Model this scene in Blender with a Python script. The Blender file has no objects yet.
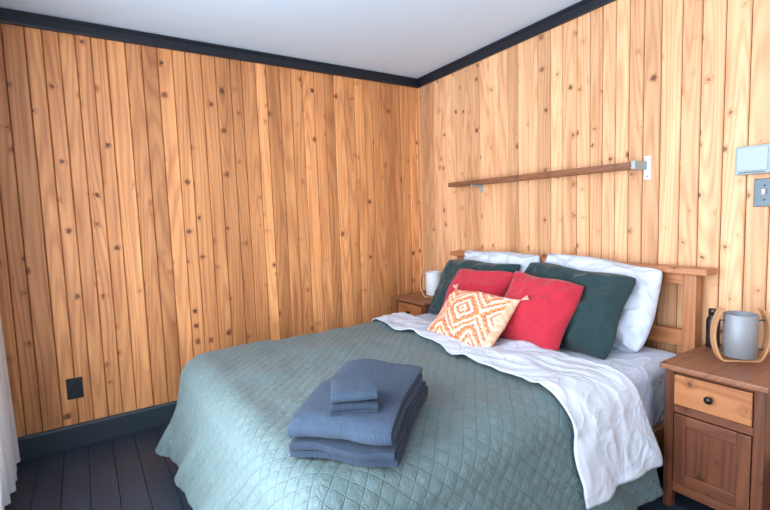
import bpy, bmesh, math, random
from mathutils import Vector, Matrix, noise
random.seed(7)
S = bpy.context.scene
COL = S.collection
H = 2.295          # ceiling height at the north wall
SL = 0.024         # ceiling rises gently toward the south wall
XW = -2.84         # window wall
YS = -4.3          # wall behind camera
HW = H+0.11        # wall boards run up behind the crown trim

# ---------------------------------------------------------------- node helpers
def newmat(name):
    m = bpy.data.materials.new(name); m.use_nodes = True
    nt = m.node_tree
    b = nt.nodes['Principled BSDF']
    return m, nt, b
def N(nt, t, **kw):
    n = nt.nodes.new(t)
    for k, v in kw.items():
        setattr(n, k, v)
    return n
def val(nt, sock, v):
    if isinstance(v, (int, float, tuple, list)):
        sock.default_value = v
    else:
        nt.links.new(v, sock)
def M(nt, op, a, b=None, c=None, clamp=False):
    n = N(nt, 'ShaderNodeMath', operation=op); n.use_clamp = clamp
    val(nt, n.inputs[0], a)
    if b is not None: val(nt, n.inputs[1], b)
    if c is not None: val(nt, n.inputs[2], c)
    return n.outputs[0]
def mix(nt, f, a, b, mode='MIX'):
    n = N(nt, 'ShaderNodeMix', data_type='RGBA', blend_type=mode)
    val(nt, n.inputs[0], f)
    val(nt, n.inputs[6], a if not isinstance(a, tuple) else (*a, 1) if len(a) == 3 else a)
    val(nt, n.inputs[7], b if not isinstance(b, tuple) else (*b, 1) if len(b) == 3 else b)
    return n.outputs[2]
def mrange(nt, v, a, b, c=0, d=1, smooth=True):
    n = N(nt, 'ShaderNodeMapRange'); n.interpolation_type = 'SMOOTHSTEP' if smooth else 'LINEAR'
    val(nt, n.inputs[0], v); val(nt, n.inputs[1], a); val(nt, n.inputs[2], b)
    val(nt, n.inputs[3], c); val(nt, n.inputs[4], d)
    return n.outputs[0]
def comb(nt, x, y, z=0.0):
    n = N(nt, 'ShaderNodeCombineXYZ')
    val(nt, n.inputs[0], x); val(nt, n.inputs[1], y); val(nt, n.inputs[2], z)
    return n.outputs[0]
def noisen(nt, vec, scale, detail=3, rough=0.5, dist=0.0):
    n = N(nt, 'ShaderNodeTexNoise'); n.inputs['Scale'].default_value = scale
    n.inputs['Detail'].default_value = detail; n.inputs['Roughness'].default_value = rough
    n.inputs['Distortion'].default_value = dist
    if vec is not None: nt.links.new(vec, n.inputs['Vector'])
    return n.outputs[0]
def bump(nt, bsdf, h, strength=0.3, dist=0.01):
    n = N(nt, 'ShaderNodeBump'); n.inputs['Strength'].default_value = strength
    n.inputs['Distance'].default_value = dist
    nt.links.new(h, n.inputs['Height']); nt.links.new(n.outputs[0], bsdf.inputs['Normal'])
def srgb(r, g, b):
    f = lambda c: (c/255/12.92) if c/255 <= 0.04045 else ((c/255+0.055)/1.055)**2.4
    return (f(r), f(g), f(b))

def wood(name, light, dark, knot=srgb(62, 32, 20), knots=1.0, rough=0.5, tint=0.35, kscale=7.0, grain=0.36, neutral=False):
    m, nt, b = newmat(name)
    uv = N(nt, 'ShaderNodeUVMap').outputs[0]
    sp = N(nt, 'ShaderNodeSeparateXYZ'); nt.links.new(uv, sp.inputs[0])
    u, v = sp.outputs[0], sp.outputs[1]
    att = N(nt, 'ShaderNodeAttribute', attribute_name='rnd')
    rnd = att.outputs['Fac']
    vor = N(nt, 'ShaderNodeTexVoronoi', voronoi_dimensions='2D', feature='F1')
    vor.inputs['Scale'].default_value = kscale
    nz = noisen(nt, comb(nt, M(nt, 'MULTIPLY', u, 70), M(nt, 'MULTIPLY', v, 60)), 1, 2)
    nzb = noisen(nt, comb(nt, M(nt, 'MULTIPLY', v, 80), M(nt, 'MULTIPLY', u, 60)), 1, 2)
    off = M(nt, 'MULTIPLY', M(nt, 'SUBTRACT', nz, 0.5), 0.024)
    off2 = M(nt, 'MULTIPLY', M(nt, 'SUBTRACT', nzb, 0.5), 0.024)
    nt.links.new(comb(nt, M(nt, 'ADD', u, off), M(nt, 'ADD', M(nt, 'MULTIPLY', v, 0.95), off2)), vor.inputs['Vector'])
    dist = vor.outputs['Distance']
    sc = N(nt, 'ShaderNodeSeparateColor'); nt.links.new(vor.outputs['Color'], sc.inputs[0])
    r, g2 = sc.outputs[0], sc.outputs[1]
    t = M(nt, 'ADD', M(nt, 'MULTIPLY', M(nt, 'POWER', r, 4.0), 0.13*knots), 0.016*knots)
    kn = mrange(nt, dist, t, M(nt, 'MULTIPLY', t, 0.5), 0, 1)
    halo = mrange(nt, dist, 0.22, 0.03, 0, 1)
    halo = M(nt, 'MULTIPLY', halo, mrange(nt, r, 0.15, 0.9))
    # growth rings
    n1 = noisen(nt, comb(nt, M(nt, 'MULTIPLY', u, 8), M(nt, 'MULTIPLY', v, 0.5)), 1, 0.5)
    ring = M(nt, 'SINE', M(nt, 'MULTIPLY', M(nt, 'ADD', n1, M(nt, 'MULTIPLY', halo, 0.035)), 90))
    ring = M(nt, 'MULTIPLY_ADD', ring, 0.5, 0.5)
    ring = M(nt, 'POWER', ring, 1.8)
    n2 = noisen(nt, comb(nt, M(nt, 'MULTIPLY', u, 200), M(nt, 'MULTIPLY', v, 4)), 1, 3, 0.6)
    n3 = noisen(nt, comb(nt, M(nt, 'MULTIPLY', u, 18), M(nt, 'MULTIPLY', v, 1.2)), 1, 3, 0.6)
    f = M(nt, 'ADD', M(nt, 'MULTIPLY', ring, grain), M(nt, 'MULTIPLY', n2, 0.35))
    f = M(nt, 'ADD', f, M(nt, 'MULTIPLY', M(nt, 'SUBTRACT', n3, 0.46), 1.5))
    f = M(nt, 'ADD', f, M(nt, 'MULTIPLY', halo, 0.42), clamp=True)
    c = mix(nt, f, light, dark)
    tn = M(nt, 'ADD', 1 - tint/2, M(nt, 'MULTIPLY', rnd, tint))
    c = mix(nt, 1.0, c, comb(nt, tn, tn, tn) if neutral else comb(nt, tn, M(nt, 'POWER', tn, 1.12), M(nt, 'POWER', tn, 1.3)), 'MULTIPLY')
    kcol = mix(nt, g2, knot, tuple(0.5*a+0.5*b_ for a, b_ in zip(knot, dark)))
    c = mix(nt, M(nt, 'MULTIPLY', kn, 0.9), c, kcol)
    nt.links.new(c, b.inputs['Base Color'])
    b.inputs['Roughness'].default_value = rough
    bump(nt, b, M(nt, 'SUBTRACT', M(nt, 'MULTIPLY', n2, 0.3), M(nt, 'MULTIPLY', ring, 0.1)), 0.15, 0.003)
    return m

def plain(name, col, rough=0.5, metal=0.0, nscale=0, nstr=0.1, var=0.0, sheen=0.0, ndist=0.002):
    m, nt, b = newmat(name)
    tc = N(nt, 'ShaderNodeTexCoord').outputs['Object']
    b.inputs['Roughness'].default_value = rough
    b.inputs['Metallic'].default_value = metal
    b.inputs['Sheen Weight'].default_value = sheen
    if var > 0:
        nn = noisen(nt, tc, 6, 4)
        lo = tuple(x*(1-var) for x in col); hi = tuple(min(1, x*(1+var)) for x in col)
        nt.links.new(mix(nt, nn, lo, hi), b.inputs['Base Color'])
    else:
        b.inputs['Base Color'].default_value = (*col, 1)
    if nscale:
        bump(nt, b, noisen(nt, tc, nscale, 3), nstr, ndist)
    return m

MW = {}
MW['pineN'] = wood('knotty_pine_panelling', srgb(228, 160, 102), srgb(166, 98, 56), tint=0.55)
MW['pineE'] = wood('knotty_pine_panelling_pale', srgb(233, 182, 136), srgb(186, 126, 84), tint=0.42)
MW['furn'] = wood('pine_furniture', srgb(190, 126, 82), srgb(142, 84, 50), knots=0.8, rough=0.35, tint=0.2)
MW['stain'] = wood('stained_pine', srgb(122, 73, 50), srgb(78, 44, 32), knots=1.0, rough=0.35, tint=0.2)
MW['shelf'] = wood('shelf_wood', srgb(150, 98, 70), srgb(106, 68, 50), knots=0.6, rough=0.4, tint=0.2)
MW['floor'] = wood('dark_floor_boards', srgb(38, 50, 64), srgb(24, 32, 43), knot=srgb(18, 22, 28), knots=0.3, rough=0.5, tint=0.2, grain=0.3, neutral=True)
MW['ply'] = wood('bent_beech', srgb(206, 154, 110), srgb(172, 120, 80), knots=0.0, rough=0.45, tint=0.1)
m_groove = plain('groove', srgb(90, 50, 28), 0.8)
m_ceil = plain('ceiling_paint', srgb(204, 224, 242), 0.85, nscale=90, nstr=0.08, var=0.02)
m_trim = plain('black_trim_paint', srgb(14, 22, 34), 0.45, nscale=60, nstr=0.05)
m_base = plain('baseboard_paint', srgb(38, 50, 58), 0.5, nscale=60, nstr=0.05)
m_black = plain('black_plastic', (0.012, 0.012, 0.014), 0.35)
m_knob = plain('knob_black', (0.015, 0.013, 0.012), 0.3, 0.4)
m_plastic = plain('pale_grey_plastic', srgb(158, 172, 174), 0.4)
m_steel = plain('brushed_steel', srgb(82, 92, 98), 0.4, 0.6, nscale=200, nstr=0.05)
m_white = plain('white_paint', srgb(222, 224, 226), 0.5)

# ---------------------------------------------------------------- mesh helpers
def obj(name, verts, faces, mats=(), parent=None, smooth=False, uvs=None, rnds=None, midx=None):
    me = bpy.data.meshes.new(name)
    me.from_pydata([tuple(v) for v in verts], [], faces)
    me.update()
    o = bpy.data.objects.new(name, me); COL.objects.link(o)
    for m in mats: me.materials.append(m)
    if smooth:
        me.polygons.foreach_set('use_smooth', [True]*len(me.polygons))
    if uvs:
        l = me.uv_layers.new(name='UVMap')
        for p in me.polygons:
            for li, vi in zip(p.loop_indices, p.vertices):
                l.data[li].uv = uvs[(p.index, vi)] if (p.index, vi) in uvs else uvs[vi]
    if rnds is not None:
        a = me.attributes.new('rnd', 'FLOAT', 'FACE')
        a.data.foreach_set('value', rnds)
    if midx: me.polygons.foreach_set('material_index', midx)
    if parent: o.parent = parent
    return o
def fixn(o):
    bm = bmesh.new(); bm.from_mesh(o.data); bmesh.ops.recalc_face_normals(bm, faces=bm.faces[:]); bm.to_mesh(o.data); bm.free()
    return o
def empty(name, loc=(0, 0, 0), rz=0):
    e = bpy.data.objects.new(name, None); COL.objects.link(e)
    e.location = loc; e.rotation_euler = (0, 0, rz); e.empty_display_size = 0.1
    return e
def box(name, lo, hi, mat, parent=None, bev=0.003, seg=2):
    """axis aligned box lo..hi with bevel and grain UVs along its longest side"""
    lo = Vector(lo); hi = Vector(hi)
    bm = bmesh.new(); bmesh.ops.create_cube(bm, size=1)
    c = (lo+hi)/2; d = hi-lo
    for v in bm.verts: v.co = Vector((v.co.x*d.x, v.co.y*d.y, v.co.z*d.z))
    if bev > 0:
        bmesh.ops.bevel(bm, geom=bm.edges[:], offset=min(bev, min(d)*0.45), segments=seg, affect='EDGES', profile=0.7)
    me = bpy.data.meshes.new(name); bm.to_mesh(me); bm.free()
    me.materials.append(mat)
    ax = max(range(3), key=lambda i: d[i]); o1, o2 = [i for i in range(3) if i != ax]
    l = me.uv_layers.new(name='UVMap'); ru, rv = random.random()*20, random.random()*20
    for lp in me.loops:
        co = me.vertices[lp.vertex_index].co
        l.data[lp.index].uv = (co[o1]+co[o2]*0.97+ru, co[ax]+rv)
    a = me.attributes.new('rnd', 'FLOAT', 'FACE'); r = random.random()
    a.data.foreach_set('value', [r]*len(me.polygons))
    o = bpy.data.objects.new(name, me); COL.objects.link(o); o.location = c
    me.polygons.foreach_set('use_smooth', [True]*len(me.polygons))
    mod = o.modifiers.new('wn', 'WEIGHTED_NORMAL'); mod.keep_sharp = True
    if parent: o.parent = parent
    return o
def lathe(name, prof, mat, loc=(0, 0, 0), parent=None, n=40):
    vs, fs = [], []
    for r, z in prof:
        for i in range(n):
            a = 2*math.pi*i/n; vs.append((r*math.cos(a), r*math.sin(a), z))
    for j in range(len(prof)-1):
        for i in range(n):
            fs.append((j*n+i, j*n+(i+1) % n, (j+1)*n+(i+1) % n, (j+1)*n+i))
    o = obj(name, vs, fs, [mat], parent, True)
    o.location = loc
    return o

# ---------------------------------------------------------------- room shell
def boards(verts, faces, uvs, rn, mi, O, U, V, Nn, u0, u1, v0, v1, depth=0.014, bev=0.004, gap=0.001):
    """one tongue-and-groove board from u0..u1, v0..v1, face along Nn"""
    r = random.random(); ou, ov = random.random()*50, random.random()*50
    prof = [(u0, 0), (u0+gap, depth-0.006), (u0+gap+bev, depth), (u1-gap-bev, depth), (u1-gap, depth-0.006), (u1, 0)]
    b = len(verts)
    for vv in (v0, v1):
        for (uu, dd) in prof:
            verts.append(O+U*uu+V*vv+Nn*dd)
    fl = U.cross(V).dot(Nn) > 0
    for i in range(5):
        q = (b+i, b+i+1, b+6+i+1, b+6+i)
        faces.append(q if fl else q[::-1])
        for k, vi in enumerate((b+i, b+i+1, b+6+i+1, b+6+i)):
            j = (vi-b) % 6; vv = v0 if vi-b < 6 else v1
            uvs[(len(faces)-1, vi)] = (prof[j][0]-u0+ou, vv+ov)
        rn.append(r); mi.append(1 if i in (0, 4) else 0)
def slab(verts, faces, rn, mi, O, U, V, Nn, u0, u1, v0, v1, th=0.12, uvs=None):
    b = len(verts)
    for d in (0, -th):
        for (uu, vv) in ((u0, v0), (u1, v0), (u1, v1), (u0, v1)):
            verts.append(O+U*uu+V*vv+Nn*d)
    for f in ((0, 1, 2, 3), (7, 6, 5, 4), (0, 4, 5, 1), (1, 5, 6, 2), (2, 6, 7, 3), (3, 7, 4, 0)):
        faces.append(tuple(b+i for i in f)); rn.append(0.5); mi.append(1)
        for i in f: uvs[(len(faces)-1, b+i)] = (0, 0)
def plank_wall(name, O, U, Nn, length, height, mat, openings=(), bw=0.081):
    O, U, Nn = Vector(O), Vector(U), Vector(Nn); V = Vector((0, 0, 1))
    vs, fs, uv, rn, mi = [], [], {}, [], []
    if not openings:
        slab(vs, fs, rn, mi, O, U, V, Nn, 0, length, 0, height, uvs=uv)
    else:
        a0, a1, z0, z1 = openings[0]
        for (p, q, r_, s_) in ((0, a0, 0, height), (a1, length, 0, height), (a0, a1, 0, z0), (a0, a1, z1, height)):
            slab(vs, fs, rn, mi, O, U, V, Nn, p, q, r_, s_, uvs=uv)
    u = 0.0
    while u < length-1e-4:
        w = bw*random.choice((0.88, 1.0, 1.0, 1.12)); e = min(u+w, length)
        segs = [(0, height)]
        if openings:
            a0, a1, z0, z1 = openings[0]
            if a0 < (u+e)/2 < a1: segs = [(0, z0), (z1, height)]
        for s in segs:
            boards(vs, fs, uv, rn, mi, O, U, V, Nn, u, e, s[0], s[1])
        u = e
    return obj(name, vs, fs, [mat, m_groove], uvs=uv, rnds=rn, midx=mi)

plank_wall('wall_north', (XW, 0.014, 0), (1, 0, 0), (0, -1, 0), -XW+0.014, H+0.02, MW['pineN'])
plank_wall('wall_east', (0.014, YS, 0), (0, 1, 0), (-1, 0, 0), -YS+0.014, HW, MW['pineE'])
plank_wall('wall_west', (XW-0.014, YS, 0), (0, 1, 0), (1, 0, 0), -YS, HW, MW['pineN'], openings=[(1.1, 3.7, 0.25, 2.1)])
plank_wall('wall_south', (XW, YS-0.014, 0), (1, 0, 0), (0, 1, 0), -XW, HW, MW['pineE'], openings=[(0.35, 2.45, 0.5, 2.1)])  # opening made for the added fill window
# floor boards
vs, fs, uv, rn, mi = [], [], {}, [], []
O = Vector((XW-0.02, YS-0.02, -0.014)); U = Vector((1, 0, 0)); V = Vector((0, 1, 0)); Z = Vector((0, 0, 1))
slab(vs, fs, rn, mi, O, U, V, Z, 0, -XW+0.04, 0, -YS+0.04, uvs=uv)
u = 0
while u < -XW+0.04:
    e = min(u+0.11, -XW+0.04); v = -random.random()
    while v < -YS+0.04:
        w = random.uniform(0.9, 1.5)
        boards(vs, fs, uv, rn, mi, O, U, V, Z, u, e, max(v, 0), min(v+w, -YS+0.04), 0.014, 0.0012, 0.0004)
        v += w
    u = e
m_fg = plain('floor_gap', (0.008, 0.009, 0.012), 0.8)
obj('floor', vs, fs, [MW['floor'], m_fg], uvs=uv, rnds=rn, midx=mi)
def hz(y): return H+SL*max(0, -y)
cv = [(x, y, hz(y)+dz) for dz in (0, 0.15) for (x, y) in ((XW-0.13, YS-0.13), (0.13, YS-0.13), (0.13, 0.13), (XW-0.13, 0.13))]
fixn(obj('ceiling', cv, [(0, 1, 2, 3), (4, 5, 6, 7), (0, 1, 5, 4), (1, 2, 6, 5), (2, 3, 7, 6), (3, 0, 4, 7)], [m_ceil]))
def trim(name, a, b, inward, z0, z1, th, mat, cap=0.0):
    a = Vector(a); b = Vector(b); n = Vector(inward)
    prof = [(0, z0), (th*0.55, z0), (th*0.7, z0+(z1-z0)*0.12), (th*0.7, z0+(z1-z0)*0.7), (th, z0+(z1-z0)*0.82), (th, z1), (0, z1)] if cap else \
           [(0, z0), (th, z0), (th, z1-0.012), (th*0.7, z1-0.004), (th*0.4, z1), (0, z1)]
    k = len(prof); vs = []
    for p in (a, b):
        up = (hz(p.y)-H) if cap else 0
        for (d, z) in prof: vs.append((p.x+n.x*d, p.y+n.y*d, z+up))
    fs = [(i, (i+1) % k, k+(i+1) % k, k+i) for i in range(k)]+[tuple(range(k))[::-1], tuple(range(k, 2*k))]
    return fixn(obj(name, vs, fs, [mat]))
zc = H-0.066
trim('trim_1', (XW, 0, 0), (0, 0, 0), (0, -1, 0), zc, H, 0.028, m_trim, 1)
trim('trim_2', (0, YS, 0), (0, 0, 0), (-1, 0, 0), zc, H, 0.028, m_trim, 1)
trim('trim_3', (XW, YS, 0), (XW, 0, 0), (1, 0, 0), zc, H, 0.028, m_trim, 1)
trim('trim_4', (XW, YS, 0), (0, YS, 0), (0, 1, 0), zc, H, 0.028, m_trim, 1)
trim('baseboard_north', (XW, 0, 0), (0, 0, 0), (0, -1, 0), 0, 0.125, 0.02, m_base)
trim('baseboard_east', (0, YS, 0), (0, 0, 0), (-1, 0, 0), 0, 0.125, 0.02, m_base)
trim('baseboard_west', (XW, YS, 0), (XW, 0, 0), (1, 0, 0), 0, 0.125, 0.02, m_base)
trim('baseboard_south', (XW, YS, 0), (0, YS, 0), (0, 1, 0), 0, 0.125, 0.02, m_base)

def window(name, axis, fixed, a0, a1, z0, z1):
    e = empty(name)
    def bx(n, p, q, r, s, d0, d1):
        if axis == 'y': box(n, (d0, p, r), (d1, q, s), m_white, e)
        else: box(n, (p, d0, r), (q, d1, s), m_white, e)
    d0, d1 = fixed
    t = 0.05
    bx('sill', a0-t, a1+t, z0-t, z0, d0, d1); bx('head', a0-t, a1+t, z1, z1+t, d0, d1)
    bx('jamb_1', a0-t, a0, z0, z1, d0, d1); bx('jamb_2', a1, a1+t, z0, z1, d0, d1)
    m = (a0+a1)/2; bx('mullion', m-0.025, m+0.025, z0, z1, d0+0.02, d1-0.02)
window('window_1', 'y', (XW-0.10, XW+0.02), YS+1.1, YS+3.7, 0.25, 2.1)
window('fill_window', 'x', (YS-0.10, YS+0.02), XW+0.35, XW+2.45, 0.5, 2.1)  # unseen window added behind the camera to let in fill light

# ---------------------------------------------------------------- curtain
m_cur, nt, b = newmat('sheer_curtain')
b.inputs['Base Color'].default_value = (0.92, 0.93, 0.95, 1); b.inputs['Roughness'].default_value = 0.9
tr = N(nt, 'ShaderNodeBsdfTranslucent'); tr.inputs[0].default_value = (0.93, 0.95, 0.98, 1)
mx = N(nt, 'ShaderNodeMixShader'); mx.inputs[0].default_value = 0.45
nt.links.new(b.outputs[0], mx.inputs[1]); nt.links.new(tr.outputs[0], mx.inputs[2])
nt.links.new(mx.outputs[0], nt.nodes['Material Output'].inputs[0])
cur = empty('curtain')
def curtain_panel(nm, y0, y1):
    nu, nv = 200, 30; vs, fs = [], []
    for j in range(nv+1):
        t = j/nv; z = 0.035+(2.17-0.035)*(1-t)
        for i in range(nu+1):
            s = i/nu; y = y0+(y1-y0)*s
            a = 0.014+0.016*t
            x = XW+0.085+a*math.sin(s*(y1-y0)*62+0.8*math.sin(3*s+t))+0.008*math.sin(s*17+t*2)+0.02*t
            vs.append((x, y, z))
    for j in range(nv):
        for i in range(nu):
            k = j*(nu+1)+i; fs.append((k, k+1, k+nu+2, k+nu+1))
    return obj(nm, vs, fs, [m_cur], cur, True)
curtain_panel('panel_1', -1.25, -0.06)
curtain_panel('panel_2', -3.45, -3.05)
rod = lathe('rod', [(0.0, -1.72), (0.012, -1.72), (0.012, 1.72), (0, 1.72)], m_black, (XW+0.09, -1.76, 2.17), cur, 16)
rod.rotation_euler = (math.pi/2, 0, 0)

# ---------------------------------------------------------------- bed
BX0, BX1 = -2.0, -0.10     # foot / head
BY0, BY1 = -2.08, -0.55    # near / far
ZT = 0.545                 # mattress top
bed = empty('bed_frame')
F = MW['furn']
box('top_rail', (-0.125, -2.135, 0.905), (-0.03, -0.475, 0.935), F, bed, 0.006)
box('rail_upper', (-0.088, -2.05, 0.855), (-0.058, -0.56, 0.905), F, bed, 0.003)
box('rail_lower', (-0.088, -2.05, 0.565), (-0.058, -0.56, 0.64), F, bed, 0.003)
box('rail_base', (-0.088, -2.05, 0.22), (-0.058, -0.56, 0.36), F, bed, 0.003)
box('post_1', (-0.10, -2.085, 0.0), (-0.045, -2.03, 0.905), F, bed, 0.004)
box('post_2', (-0.10, -0.58, 0.0), (-0.045, -0.525, 0.905), F, bed, 0.004)
box('side_rail_1', (BX0+0.03, -2.075, 0.15), (-0.1, -2.045, 0.27), F, bed)
box('side_rail_2', (BX0+0.03, -0.585, 0.15), (-0.1, -0.555, 0.27), F, bed)
box('foot_rail', (BX0, -2.05, 0.15), (BX0+0.03, -0.58, 0.27), F, bed)
box('leg_1', (BX0, -2.075, 0), (BX0+0.06, -2.015, 0.28), F, bed)
box('leg_2', (BX0, -0.615, 0), (BX0+0.06, -0.555, 0.28), F, bed)
for i in range(9):
    x = BX0+0.15+i*0.21
    box('slat_%d' % (i+1), (x, -2.045, 0.215), (x+0.07, -0.585, 0.235), F, bed)

def cotton(name, col):
    m, nt, b = newmat(name)
    tc = N(nt, 'ShaderNodeTexCoord').outputs['Object']
    b.inputs['Base Color'].default_value = (*col, 1); b.inputs['Roughness'].default_value = 0.9
    w1 = noisen(nt, tc, 6, 2, 0.5, 1.0); w2 = noisen(nt, tc, 16, 3, 0.5, 0.6)
    r1 = M(nt, 'POWER', M(nt, 'SUBTRACT', 1.0, M(nt, 'ABSOLUTE', M(nt, 'MULTIPLY', M(nt, 'SUBTRACT', w1, 0.5), 3.0))), 3.0)
    hgt = M(nt, 'ADD', M(nt, 'MULTIPLY', r1, 0.7), M(nt, 'MULTIPLY', w2, 0.6))
    bump(nt, b, hgt, 0.55, 0.012)
    return m
m_sheet = cotton('white_cotton', srgb(202, 209, 222))
m_fit = cotton('fitted_sheet', srgb(198, 204, 219))
def rounded_slab(name, lo, hi, r, mat, parent=None):
    bm = bmesh.new(); bmesh.ops.create_cube(bm, size=1)
    lo = Vector(lo); hi = Vector(hi); c = (lo+hi)/2; d = hi-lo
    for v in bm.verts: v.co = Vector((v.co.x*d.x, v.co.y*d.y, v.co.z*d.z))
    bmesh.ops.bevel(bm, geom=bm.edges[:], offset=r, segments=6, affect='EDGES', profile=0.5)
    bmesh.ops.recalc_face_normals(bm, faces=bm.faces[:])
    me = bpy.data.meshes.new(name); bm.to_mesh(me); bm.free(); me.materials.append(mat)
    me.polygons.foreach_set('use_smooth', [True]*len(me.polygons))
    o = bpy.data.objects.new(name, me); COL.objects.link(o); o.location = c
    o.modifiers.new('wn', 'WEIGHTED_NORMAL')
    if parent: o.parent = parent
    return o
rounded_slab('mattress', (BX0+0.035, BY0+0.02, 0.237), (BX1-0.003, BY1-0.02, ZT), 0.055, m_fit)

def drape_point(a, b, thick, R, flare, fold, seed, x_foot, y0, y1):
    ix0, iy0, iy1 = x_foot+R, y0+R, y1-R
    da = max(0.0, ix0-a); db = 0.0; sb = 0
    if b > iy1: db = b-iy1; sb = 1
    if b < iy0: db = iy0-b; sb = -1
    cx = max(a, ix0); cy = min(max(b, iy0), iy1)
    Rr = R+thick
    wr = 0.014*noise.noise(Vector((a*3.5, b*3.5, seed)))+0.008*noise.noise(Vector((a*10, b*8, seed+3)))
    if da == 0 and db == 0:
        return Vector((a, b, ZT+thick+wr))
    d = max(da, db); ang = math.atan2(db*sb, -da) if (da > 0 and db > 0) else (math.pi if da >= db else sb*math.pi/2)
    dirv = Vector((math.cos(ang), math.sin(ang), 0))
    arc = math.pi/2*R
    if d < arc:
        th = d/R; out = Rr*math.sin(th); dn = R-Rr*math.cos(th)
    else:
        e = d-arc
        both = da > 0 and db > 0
        ph = a+b+(ang*0.35 if both else 0)
        f = fold*min(1, e/0.25)*(math.sin(ph*17+seed)+0.6*math.sin(ph*31+2*seed)+0.8*noise.noise(Vector((a*5, b*5, seed))))
        corner = 0
        if both:
            corner = 0.10*math.sin(2*math.atan2(db, da))*e/0.35
        out = Rr+flare*e+f+corner*e*2.0; dn = R+e*math.cos(math.atan(flare))
    return Vector((cx, cy, 0))+dirv*out+Vector((0, 0, ZT-dn+wr*max(0, 1-d/0.2)))

QS = 0.056   # quilting diamond size
def drape(name, mat, aw, bw, step, thick, solid, fun_edge, quilted=0.0, R=0.1, flare=0.2, fold=0.01, seed=1.0, wrinkle=0.0):
    b0, b1 = bw; nb = int((b1-b0)/step); na = int(aw/step)
    P = []; uv = []
    for j in range(nb+1):
        b = b0+(b1-b0)*j/nb; a0, a1 = fun_edge(b)
        for i in range(na+1):
            a = a0+(a1-a0)*i/na
            P.append(drape_point(a, b, thick, R, flare, fold, seed, BX0, BY0, BY1))
            uv.append((a, b))
    fs = []
    for j in range(nb):
        for i in range(na):
            k = j*(na+1)+i; fs.append((k, k+1, k+na+2, k+na+1))
    o = obj(name, P, fs, [mat], None, True, uvs=dict(enumerate(uv)))
    me = o.data
    if quilted or wrinkle:
        nor = [v.normal.copy() for v in me.vertices]
        for v, n, (a, b) in zip(me.vertices, nor, uv):
            if quilted:
                p = (a+b)/QS; q = (a-b)/QS
                h = (abs(math.sin(math.pi*p))*abs(math.sin(math.pi*q)))**0.5
                v.co += n*(quilted*(h-0.3))
            if wrinkle:
                w = abs(noise.noise(Vector((a*5+b*3, b*7, seed))))*1.2+0.7*(1-abs(noise.noise(Vector((a*13+b*4, b*5-a*3, 9)))))**3
                v.co += n*wrinkle*w
    md = o.modifiers.new('solid', 'SOLIDIFY'); md.thickness = solid; md.offset = 1
    return o

m_quilt, nt, b = newmat('quilt_teal')
uvn = N(nt, 'ShaderNodeUVMap').outputs[0]
sp = N(nt, 'ShaderNodeSeparateXYZ'); nt.links.new(uvn, sp.inputs[0])
p = M(nt, 'DIVIDE', M(nt, 'ADD', sp.outputs[0], sp.outputs[1]), QS)
q = M(nt, 'DIVIDE', M(nt, 'SUBTRACT', sp.outputs[0], sp.outputs[1]), QS)
sa = M(nt, 'ABSOLUTE', M(nt, 'SINE', M(nt, 'MULTIPLY', p, math.pi)))
sb_ = M(nt, 'ABSOLUTE', M(nt, 'SINE', M(nt, 'MULTIPLY', q, math.pi)))
st = M(nt, 'MINIMUM', mrange(nt, sa, 0, 0.22), mrange(nt, sb_, 0, 0.22))
fine = noisen(nt, uvn, 260, 3, 0.6)
crk = noisen(nt, uvn, 34, 4, 0.65)
hh = M(nt, 'ADD', M(nt, 'MULTIPLY', st, 0.6), M(nt, 'ADD', M(nt, 'MULTIPLY', fine, 0.4), M(nt, 'MULTIPLY', crk, 2.6)))
cq = mix(nt, crk, srgb(70, 92, 95), srgb(101, 122, 123))
cq = mix(nt, M(nt, 'MULTIPLY', M(nt, 'SUBTRACT', 1.0, st), 0.16), cq, srgb(56, 73, 78))
nt.links.new(cq, b.inputs['Base Color']); b.inputs['Roughness'].default_value = 0.6
b.inputs['Sheen Weight'].default_value = 0.1
bump(nt, b, hh, 0.8, 0.004)
Lq = 0.42
quilt = drape('quilt', m_quilt, 1.85, (BY0-Lq, BY1+Lq), 0.0092, 0.010, 0.008,
              lambda b: (BX0-Lq, -0.72+0.06*min(1, max(0, (BY1-b)/1.5))+0.25*max(0, BY0+0.05-b)), quilted=0.0030, R=0.10, flare=0.2, fold=0.012, seed=1.7)
def band_edges(b):
    t = min(1, (BY1-b)/(BY1-BY0)); dr = max(0, BY0+0.05-b)
    lo = -0.87-0.18*t+0.012*math.sin(b*9)+0.008*math.sin(b*23)+0.03*dr
    hi = -0.665+0.03*t+0.010*math.sin(b*11+1)+0.16*dr
    return lo, hi
band = drape('folded_bed_sheet', m_sheet, 0.46, (BY0-0.280, BY1+0.16), 0.010, 0.029, 0.006, band_edges, R=0.10, flare=0.2, fold=0.012, seed=1.7, wrinkle=0.012)

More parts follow.
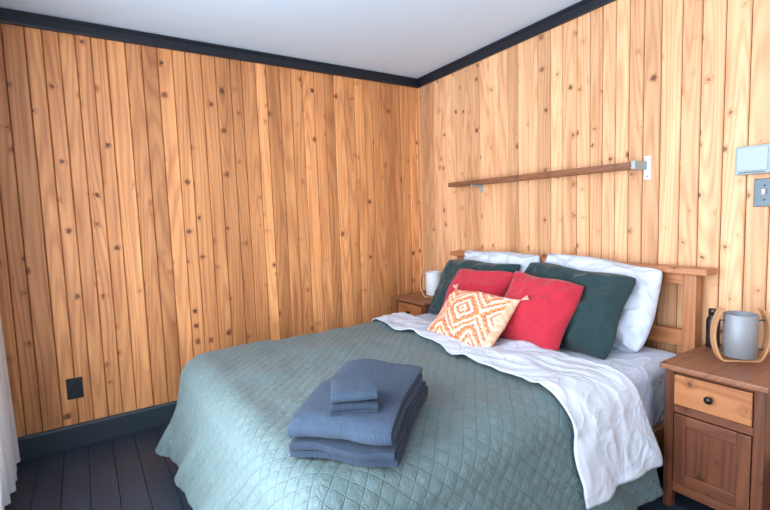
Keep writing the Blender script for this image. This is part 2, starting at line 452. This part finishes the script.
# ---------------------------------------------------------------- pillows
def pillow(name, w, h, T, c, lean, mat, yaw=0, roll=0, k=0.06, seed=0, wr=0.008, sag=0.0, rc=0.03, parent=None, n=56):
    vs, fs, uvd = [], [], {}
    def P(u, v, s):
        cr_ = rc*(u*u*v*v)**2
        e = 1-k*(1-v*v)*u*u-cr_; g = 1-k*(1-u*u)*v*v-cr_
        x = w/2*u*e; y = h/2*v*g
        t = T/2*(max(0, (1-abs(u)**2.2)*(1-abs(v)**2.2)))**0.55
        edge = min(1, (1-max(abs(u), abs(v)))*5)
        q = Vector((x*6+seed*3.1, y*6, s*2.0+seed))
        fold = (1-abs(noise.noise(q*1.5+Vector((3, 1, 0)))))**4
        t += edge*wr*(noise.noise(q)*1.6+abs(noise.noise(q*2.6))*1.2+fold*1.3)
        cu, cv = 1-abs(u), 1-abs(v); rr = math.hypot(cu, cv)
        if rr < 0.9: t += wr*0.9*math.sin(math.atan2(cv, cu)*8+seed)*edge*(0.9-rr)
        y += 0.012*h*math.sin(u*5+seed)*v*v; x += 0.01*w*math.sin(v*4+seed)*u*u
        y -= sag*h*(1-u*u)*max(0, v)
        return Vector((x, y, s*max(t, 0.0015)))
    idx = {}
    for s in (1, -1):
        for j in range(n+1):
            for i in range(n+1):
                u = math.sin((i/n-0.5)*math.pi); v = math.sin((j/n-0.5)*math.pi)
                u = 0.5*u+0.5*(2*i/n-1); v = 0.5*v+0.5*(2*j/n-1)
                if s == -1 and (i in (0, n) or j in (0, n)): idx[(s, i, j)] = idx[(1, i, j)]; continue
                idx[(s, i, j)] = len(vs)
                pt = P(u, v, s)
                if i in (0, n) or j in (0, n): pt.z = 0
                vs.append(pt); uvd[len(vs)-1] = (u*w/2, v*h/2)
        for j in range(n):
            for i in range(n):
                f = (idx[(s, i, j)], idx[(s, i+1, j)], idx[(s, i+1, j+1)], idx[(s, i, j+1)])
                fs.append(f if s == 1 else f[::-1])
    o = obj(name, vs, fs, [mat], parent, True, uvs=uvd)
    s_, c_ = math.sin(lean), math.cos(lean)
    R = Matrix(((0, s_, -c_), (-1, 0, 0), (0, c_, s_))).to_4x4()
    o.matrix_world = Matrix.Translation(c) @ Matrix.Rotation(yaw, 4, 'Z') @ R @ Matrix.Rotation(roll, 4, 'Z')
    return o
def weave(name, c1, c2, sc=420, rough=0.9, sheen=0.15, st=0.3, crease=0.5, dist=0.002):
    m, nt, b = newmat(name)
    uv = N(nt, 'ShaderNodeUVMap').outputs[0]
    f = noisen(nt, uv, sc, 2, 0.7); g = noisen(nt, uv, 9, 3)
    nt.links.new(mix(nt, M(nt, 'MULTIPLY_ADD', f, 0.6, M(nt, 'MULTIPLY', g, 0.4)), c1, c2), b.inputs['Base Color'])
    b.inputs['Roughness'].default_value = rough; b.inputs['Sheen Weight'].default_value = sheen
    w1 = noisen(nt, uv, 11, 3, 0.5, 1.0)
    bump(nt, b, M(nt, 'ADD', M(nt, 'MULTIPLY', f, st*dist*1000), M(nt, 'MULTIPLY', w1, crease*16)), 1.0, 0.001)
    return m
m_green = weave('dark_green_fabric', srgb(16, 40, 44), srgb(34, 62, 64))
m_red = weave('red_fabric', srgb(160, 16, 40), srgb(198, 40, 60))
D = math.radians
pillow('white_pillow', 0.66, 0.44, 0.15, (-0.205, -0.98, 0.760), D(20), m_sheet, seed=1, wr=0.016, rc=0.08)
pillow('white_pillow', 0.68, 0.44, 0.16, (-0.210, -1.645, 0.757), D(20), m_sheet, seed=2, wr=0.024, roll=D(-5), rc=0.11)
pillow('green_pillow', 0.64, 0.42, 0.15, (-0.355, -0.93, 0.728), D(30), m_green, seed=3, rc=0.06, wr=0.014)
pillow('green_pillow', 0.64, 0.43, 0.15, (-0.375, -1.60, 0.735), D(29), m_green, seed=4, roll=D(-4), rc=0.07, wr=0.018)
pillow('red_cushion', 0.44, 0.37, 0.14, (-0.50, -1.10, 0.725), D(35), m_red, seed=5, roll=D(2), k=0.06, rc=0.04, wr=0.012)
pillow('red_cushion', 0.41, 0.385, 0.15, (-0.53, -1.545, 0.720), D(33), m_red, seed=6, yaw=D(6), roll=D(-6), k=0.06, rc=0.04, wr=0.012)

# ikat lumbar cushion
m_ik, nt, b = newmat('ikat_fabric')
uv = N(nt, 'ShaderNodeUVMap').outputs[0]
sp = N(nt, 'ShaderNodeSeparateXYZ'); nt.links.new(uv, sp.inputs[0])
nz = noisen(nt, uv, 60, 3, 0.7); jx = M(nt, 'MULTIPLY', M(nt, 'SUBTRACT', nz, 0.5), 0.024)
au = M(nt, 'ABSOLUTE', M(nt, 'ADD', sp.outputs[0], jx)); av = M(nt, 'ABSOLUTE', M(nt, 'ADD', sp.outputs[1], jx))
au2 = M(nt, 'PINGPONG', au, 0.105)
su = M(nt, 'SNAP', au2, 0.006); sv = M(nt, 'SNAP', av, 0.006)
dd = M(nt, 'ADD', M(nt, 'MULTIPLY', su, 0.9), sv)
fr = M(nt, 'FRACT', M(nt, 'DIVIDE', dd, 0.088))
cr = N(nt, 'ShaderNodeValToRGB'); cr.color_ramp.interpolation = 'LINEAR'
els = cr.color_ramp.elements
cols = [(0.0, srgb(232, 130, 74)), (0.13, srgb(234, 206, 184)), (0.22, srgb(234, 206, 184)), (0.29, srgb(212, 92, 60)), (0.43, srgb(230, 140, 84)), (0.54, srgb(236, 216, 198)), (0.64, srgb(236, 206, 186)), (0.72, srgb(206, 84, 64)), (0.9, srgb(230, 130, 72))]
els[0].position = 0; els[0].color = (*cols[0][1], 1); els[1].position = cols[1][0]; els[1].color = (*cols[1][1], 1)
for pz, c in cols[2:]:
    e = els.new(pz); e.color = (*c, 1)
nt.links.new(fr, cr.inputs[0])
chk = M(nt, 'MULTIPLY', M(nt, 'GREATER_THAN', M(nt, 'SINE', M(nt, 'MULTIPLY', sp.outputs[0], 330)), 0.3), M(nt, 'GREATER_THAN', M(nt, 'SINE', M(nt, 'MULTIPLY', sp.outputs[1], 300)), 0.2))
cc = mix(nt, M(nt, 'MULTIPLY', chk, 0.45), cr.outputs[0], srgb(240, 218, 196))
brd = M(nt, 'GREATER_THAN', au, 0.205)
cc = mix(nt, M(nt, 'MULTIPLY', brd, 0.7), cc, srgb(230, 190, 158))
nt.links.new(cc, b.inputs['Base Color']); b.inputs['Roughness'].default_value = 0.95
bump(nt, b, M(nt, 'ADD', noisen(nt, uv, 300, 2), M(nt, 'MULTIPLY', chk, 0.6)), 0.8, 0.003)
ik = pillow('patterned_lumbar_cushion', 0.47, 0.32, 0.13, (-0.73, -1.31, 0.678), D(47), m_ik, seed=8, yaw=D(0), k=0.06, wr=0.010, rc=0.02)
m_tas = weave('tassel_yarn', srgb(222, 140, 96), srgb(244, 220, 196), 200)
for ti, (sx, sy) in enumerate(((-1, -1), (1, -1), (-1, 1), (1, 1))):
    vs, fs = [], []
    for s in range(22):
        a = random.uniform(0, 6.28); sp_ = random.uniform(0.2, 1)*0.014
        base = Vector((sx*0.229, sy*0.156, 0)); d = Vector((sx*0.7, sy*0.7, 0)).normalized()
        side = Vector((-d.y, d.x, 0))
        for t in range(4):
            c = base+d*0.036*t/3+side*math.cos(a)*sp_*t/3*1.2+Vector((0, 0, math.sin(a)*sp_*t/3))
            for q in range(3):
                an = q*2.094; vs.append(c+side*math.cos(an)*0.0020+Vector((0, 0, math.sin(an)*0.0020)))
        k = len(vs)-12
        for t in range(3):
            for q in range(3):
                fs.append((k+t*3+q, k+t*3+(q+1) % 3, k+t*3+3+(q+1) % 3, k+t*3+3+q))
    obj('tassel_%d' % (ti+1), vs, fs, [m_tas], ik, True, uvs={i: (v.x, v.y) for i, v in enumerate(vs)})

# ---------------------------------------------------------------- towels
m_tow = weave('blue_grey_terry', srgb(34, 49, 68), srgb(66, 83, 104), 240, 1.0, 0.03, 1.0, 0.5, 0.004)
m_tow2 = weave('navy_terry', srgb(26, 39, 56), srgb(51, 66, 86), 240, 1.0, 0.03, 1.0, 0.5, 0.004)
def folded(name, depth, width, t, layers, mat, loc, parent, seed=0, gap=0.001, first_fold=1, skew=0.0, wob_=0.010):
    """serpentine folded cloth: folds along local x (+-depth/2), extruded along y"""
    path = []; pitch = t+gap; r = pitch/2
    for L in range(layers):
        z = t/2+L*pitch; s = first_fold if L % 2 == 0 else -first_fold
        ins = 0.005*((L*7+seed) % 3)
        xs = [(-depth/2+r+ins)+(depth-2*r-2*ins)*i/20 for i in range(21)]
        if s < 0: xs = xs[::-1]
        for x in xs: path.append((x, z))
        if L < layers-1:
            cx = xs[-1]
            for k in range(1, 6):
                an = -math.pi/2+math.pi*k/6
                path.append((cx+s*math.cos(an)*r*1.25, z+pitch/2+math.sin(an)*pitch/2))
    nw = 26; vs, fs, uvd = [], [], {}; n = len(path); acc = 0; al = [0]
    for i in range(1, n):
        acc += math.hypot(path[i][0]-path[i-1][0], path[i][1]-path[i-1][1]); al.append(acc)
    for j in range(nw+1):
        y = (j/nw-0.5)*width
        for i, (x, z) in enumerate(path):
            wob = wob_*noise.noise(Vector((x*8, y*8, z*6+seed)))
            yy = y*(1+0.02*math.sin(z*70+seed))+0.004*math.sin(x*15+seed)
            droop = -0.35*t*((abs(y)/(width/2))**5)*(z/(t*layers))-0.3*t*((abs(x)/(depth/2))**6)*(z/(t*layers))
            vs.append(Vector((x+wob*1.5+skew*z, yy, z+(wob+droop)*min(1, z/0.02)))); uvd[len(vs)-1] = (al[i], y)
    for j in range(nw):
        for i in range(n-1):
            k = j*n+i; fs.append((k, k+1, k+n+1, k+n))
    o = obj(name, vs, fs, [mat], parent, True, uvs=uvd)
    md = o.modifiers.new('s', 'SOLIDIFY'); md.thickness = t*0.98; md.offset = 0
    bv = o.modifiers.new('b', 'BEVEL'); bv.width = t*0.42; bv.segments = 4; bv.limit_method = 'ANGLE'; bv.angle_limit = math.radians(60)
    o.location = loc
    return o
tz = ZT+0.026
tw = empty('folded_towel_stack', (-1.660, -1.800, tz), math.radians(42))
folded('bath_towel_1', 0.51, 0.295, 0.019, 3, m_tow2, (0.0, 0.0, 0.0), tw, 1, first_fold=1, wob_=0.008)
folded('bath_towel_2', 0.50, 0.285, 0.030, 2, m_tow, (-0.006, 0.004, 0.060), tw, 2, first_fold=-1)
wc = empty('folded_washcloths', (-1.765, -1.910, tz+0.121), math.radians(64))
folded('washcloth_1', 0.130, 0.13, 0.010, 3, m_tow2, (0, 0, 0), wc, 3, first_fold=1, wob_=0.006)
folded('washcloth_2', 0.128, 0.125, 0.013, 2, m_tow, (0.002, 0.002, 0.033), wc, 4, first_fold=-1, wob_=0.006)

# ---------------------------------------------------------------- nightstands
def nightstand(x_front, y0, y1, h):
    e = empty('nightstand')
    St = MW['stain']; Fp = MW['furn']
    xb = -0.025; w0, w1 = y0+0.012, y1-0.012; xf = x_front+0.015
    p = 0.034
    box('top', (x_front-0.008, y0, h-0.022), (xb, y1, h), MW['shelf'], e, 0.005)
    for i, (xa, ya) in enumerate(((xf, w0), (xf, w1-p), (xb-p, w0), (xb-p, w1-p))):
        box('leg_%d' % (i+1), (xa, ya, 0), (xa+p, ya+p, h-0.022), St, e, 0.003)
    box('side_panel_1', (xf+p, w0+0.01, 0.08), (xb-p, w0+0.025, h-0.022), St, e, 0.001)
    box('side_panel_2', (xf+p, w1-0.025, 0.08), (xb-p, w1-0.01, h-0.022), St, e, 0.001)
    box('back_panel', (xb-0.02, w0+p, 0.08), (xb-0.008, w1-p, h-0.022), St, e, 0.001)
    a, b_ = w0+p, w1-p
    box('rail_top', (xf+0.004, a, h-0.036), (xf+0.03, b_, h-0.022), St, e, 0.002)
    box('rail_mid', (xf+0.004, a, h-0.195), (xf+0.03, b_, h-0.165), St, e, 0.002)
    box('rail_bottom', (xf+0.004, a, 0.07), (xf+0.03, b_, 0.11), St, e, 0.002)
    box('drawer_front', (xf-0.006, a+0.003, h-0.160), (xf+0.014, b_-0.003, h-0.039), Fp, e, 0.004)
    box('bottom_shelf', (xf+0.03, a-0.01, 0.09), (xb-0.02, b_+0.01, 0.105), St, e, 0.001)
    d0, d1 = 0.114, h-0.199; s = 0.045
    box('door_stile_1', (xf-0.002, a+0.003, d0), (xf+0.018, a+s, d1), St, e, 0.003)
    box('door_stile_2', (xf-0.002, b_-s, d0), (xf+0.018, b_-0.003, d1), St, e, 0.003)
    box('door_rail_1', (xf-0.002, a+s, d1-s), (xf+0.018, b_-s, d1), St, e, 0.003)
    box('door_rail_2', (xf-0.002, a+s, d0), (xf+0.018, b_-s, d0+s), St, e, 0.003)
    box('door_panel', (xf+0.006, a+s-0.004, d0+s-0.004), (xf+0.012, b_-s+0.004, d1-s+0.004), St, e, 0.001)
    prof = [(0.0, 0.0), (0.006, 0.0), (0.0055, 0.010), (0.009, 0.014), (0.014, 0.019), (0.0145, 0.024), (0.010, 0.029), (0, 0.031)]
    k = lathe('knob', prof, m_knob, (xf-0.006, (a+b_)/2, h-0.100), e, 24); k.rotation_euler = (0, -math.pi/2, 0)
    return e
NH = 0.595
nightstand(-0.475, -2.465, -2.115, NH)
nightstand(-0.40, -0.51, -0.13, NH)

# ---------------------------------------------------------------- lamps
def shade_mat(name, c1, c2, metal):
    m, nt, b = newmat(name)
    tc = N(nt, 'ShaderNodeTexCoord').outputs['Object']
    sp = N(nt, 'ShaderNodeSeparateXYZ'); nt.links.new(tc, sp.inputs[0])
    an = M(nt, 'ARCTAN2', sp.outputs[1], sp.outputs[0])
    s1 = M(nt, 'SINE', M(nt, 'MULTIPLY', an, 50)); s2 = M(nt, 'SINE', M(nt, 'MULTIPLY', sp.outputs[2], 900))
    ml = M(nt, 'MULTIPLY', s1, s2)
    nt.links.new(mix(nt, mrange(nt, ml, -0.4, 0.4), c1, c2), b.inputs['Base Color'])
    b.inputs['Roughness'].default_value = 0.5; b.inputs['Metallic'].default_value = metal
    bump(nt, b, ml, 0.3, 0.001)
    return m
m_shade = shade_mat('mesh_grey_shade', srgb(112, 116, 122), srgb(174, 178, 184), 0.35)
m_shade_w = shade_mat('white_shade', srgb(206, 208, 212), srgb(232, 234, 236), 0.0)
def strap(name, pts, w, t, mat, parent):
    vs, fs, uvd = [], [], {}; n = len(pts); acc = 0
    for i, (x, z) in enumerate(pts):
        a = pts[max(0, i-1)]; c = pts[min(n-1, i+1)]
        tx, tz_ = c[0]-a[0], c[1]-a[1]; l = math.hypot(tx, tz_); nx, nz_ = -tz_/l, tx/l
        if i: acc += math.hypot(x-pts[i-1][0], z-pts[i-1][1])
        for k, (sy, sn) in enumerate(((-1, -1), (1, -1), (1, 1), (-1, 1))):
            vs.append((x+nx*sn*t/2, sy*w/2, z+nz_*sn*t/2)); uvd[len(vs)-1] = (sy*w/2+sn*0.003, acc)
    for i in range(n-1):
        for k in range(4):
            fs.append((i*4+k, i*4+(k+1) % 4, i*4+4+(k+1) % 4, i*4+4+k))
    fs += [(3, 2, 1, 0), tuple(n*4-4+k for k in range(4))]
    o = fixn(obj(name, vs, fs, [mat], parent, False, uvs=uvd, rnds=[0.5]*len(fs)))
    bv = o.modifiers.new('b', 'BEVEL'); bv.width = 0.0012; bv.segments = 2; bv.limit_method = 'ANGLE'
    return o
def lamp(loc, rz, sm):
    e = empty('table_lamp', loc, rz)
    r = 0.056
    lathe('shade', [(0.0, 0.022), (r-0.004, 0.022), (r, 0.025), (r, 0.190), (r-0.002, 0.192), (r-0.005, 0.190), (r-0.005, 0.03), (0.0, 0.03)], sm, parent=e, n=64)
    lathe('bulb', [(0.0, 0.03), (0.014, 0.03), (0.014, 0.06), (0.026, 0.085), (0.028, 0.10), (0.020, 0.122), (0.0, 0.130)], m_white, parent=e, n=24)
    for sgn, nm in ((1, 'strap_1'), (-1, 'strap_2')):
        pts = [(sgn*0.0, 0.005)]
        for i in range(1, 8): pts.append((sgn*0.058*i/7, 0.005))
        N_ = 26
        for i in range(N_+1):
            t = i/N_; z = 0.008+0.205*t
            bul = math.sin(math.pi*t)**0.7 if 0 < t < 1 else 0
            pts.append((sgn*(0.066+0.030*bul), z))
        strap(nm, pts, 0.034, 0.008, MW['ply'], e)
    for z in (0.05, 0.165):
        for sgn in (1, -1):
            box('pin', (min(sgn*0.054, sgn*0.09), -0.003, z-0.003), (max(sgn*0.054, sgn*0.09), 0.003, z+0.003), m_steel, e, 0.001)
    return e
lamp((-0.24, -2.30, NH), math.radians(-44), m_shade)
lamp((-0.22, -0.40, NH), math.radians(-50), m_shade_w)
lathe('water_bottle', [(0.0, 0.0), (0.024, 0.0), (0.026, 0.004), (0.026, 0.115), (0.022, 0.13), (0.017, 0.138), (0.017, 0.142), (0.019, 0.142), (0.019, 0.165), (0.017, 0.168), (0, 0.168)], m_black, (-0.10, -2.155, NH), n=32)

# ---------------------------------------------------------------- wall things
sh = empty('wall_shelf')
box('board', (-0.115, -1.80, 1.404), (0.0, -0.465, 1.434), MW['shelf'], sh, 0.002)
for i, y in enumerate((-1.812,)):
    box('bracket_plate_%d' % (i+1), (-0.006, y-0.022, 1.35), (0.0, y+0.010, 1.465), m_white, sh, 0.002)
    box('bracket_arm_%d' % (i+1), (-0.12, y-0.004, 1.398), (-0.004, y+0.014, 1.438), m_plastic, sh, 0.001)
    lathe('screw_%d' % (i+1), [(0, 0.0), (0.004, 0.0), (0.003, 0.003), (0, 0.003)], m_steel, (-0.006, y-0.006, 1.365), sh, 12).rotation_euler = (0, -math.pi/2, 0)
box('bracket_arm_2', (-0.10, -0.70, 1.392), (-0.004, -0.680, 1.404), m_plastic, sh, 0.001)
box('bracket_plate_2', (-0.006, -0.70, 1.35), (0.0, -0.680, 1.404), m_plastic, sh, 0.001)
th = empty('thermostat')
box('body', (-0.042, -2.315, 1.335), (0.0, -2.195, 1.452), m_plastic, th, 0.006, 3)
box('cover', (-0.047, -2.308, 1.35), (-0.040, -2.202, 1.445), m_plastic, th, 0.004)
box('vent', (-0.049, -2.30, 1.341), (-0.044, -2.21, 1.345), m_steel, th, 0.001)
sw = empty('light_switch')
box('plate', (-0.006, -2.325, 1.20), (0.0, -2.252, 1.315), m_steel, sw, 0.003)
box('toggle', (-0.02, -2.294, 1.25), (-0.005, -2.283, 1.272), m_white, sw, 0.002)
for z in (1.228, 1.287):
    lathe('screw', [(0, 0.0), (0.0035, 0.0), (0.003, 0.002), (0, 0.002)], m_black, (-0.006, -2.2885, z), sw, 12).rotation_euler = (0, -math.pi/2, 0)
ot = empty('wall_outlet')
box('plate', (-2.495, -0.006, 0.268), (-2.42, 0.0, 0.384), m_black, ot, 0.003)
for z in (0.297, 0.355):
    box('socket', (-2.475, -0.010, z-0.016), (-2.44, -0.004, z+0.016), m_trim, ot, 0.004)

# ---------------------------------------------------------------- light
w = bpy.data.worlds.new('world'); S.world = w; w.use_nodes = True
bg = w.node_tree.nodes['Background']; bg.inputs[0].default_value = (0.58, 0.76, 1.0, 1); bg.inputs[1].default_value = 1.2
def area(name, loc, rot, sx, sy, e, col):
    l = bpy.data.lights.new(name, 'AREA'); l.shape = 'RECTANGLE'; l.size = sx; l.size_y = sy; l.energy = e; l.color = col
    o = bpy.data.objects.new(name, l); COL.objects.link(o); o.location = loc; o.rotation_euler = rot
    return o
area('south_fill_light', (XW-0.14, YS+2.40, 1.18), (0, -math.pi/2, 0), 1.8, 2.55, 145, (0.85, 0.93, 1.0))
area('south_fill_light', (XW+1.4, YS-0.14, 1.3), (math.pi/2, 0, 0), 2.05, 1.55, 18, (0.85, 0.93, 1.0))  # added fill lamp shining in from behind the camera

# ---------------------------------------------------------------- camera
f = 457.0
Xc = Vector((690, 64, -f)).normalized(); Yc = Vector((-305, 30, -f)).normalized()
Yc = (Yc-Xc*Yc.dot(Xc)).normalized(); Zc = Xc.cross(Yc)
cam = bpy.data.cameras.new('camera'); co = bpy.data.objects.new('camera', cam); COL.objects.link(co)
cam.sensor_width = 36; cam.lens = f/770*36; cam.clip_start = 0.05
R = Matrix((Xc, Yc, Zc)).to_4x4()
co.matrix_world = Matrix.Translation((-2.367, -3.0, 1.22)) @ R
S.camera = co
S.view_settings.view_transform = 'Standard'
S.view_settings.look = 'None'
S.view_settings.exposure = 0.12
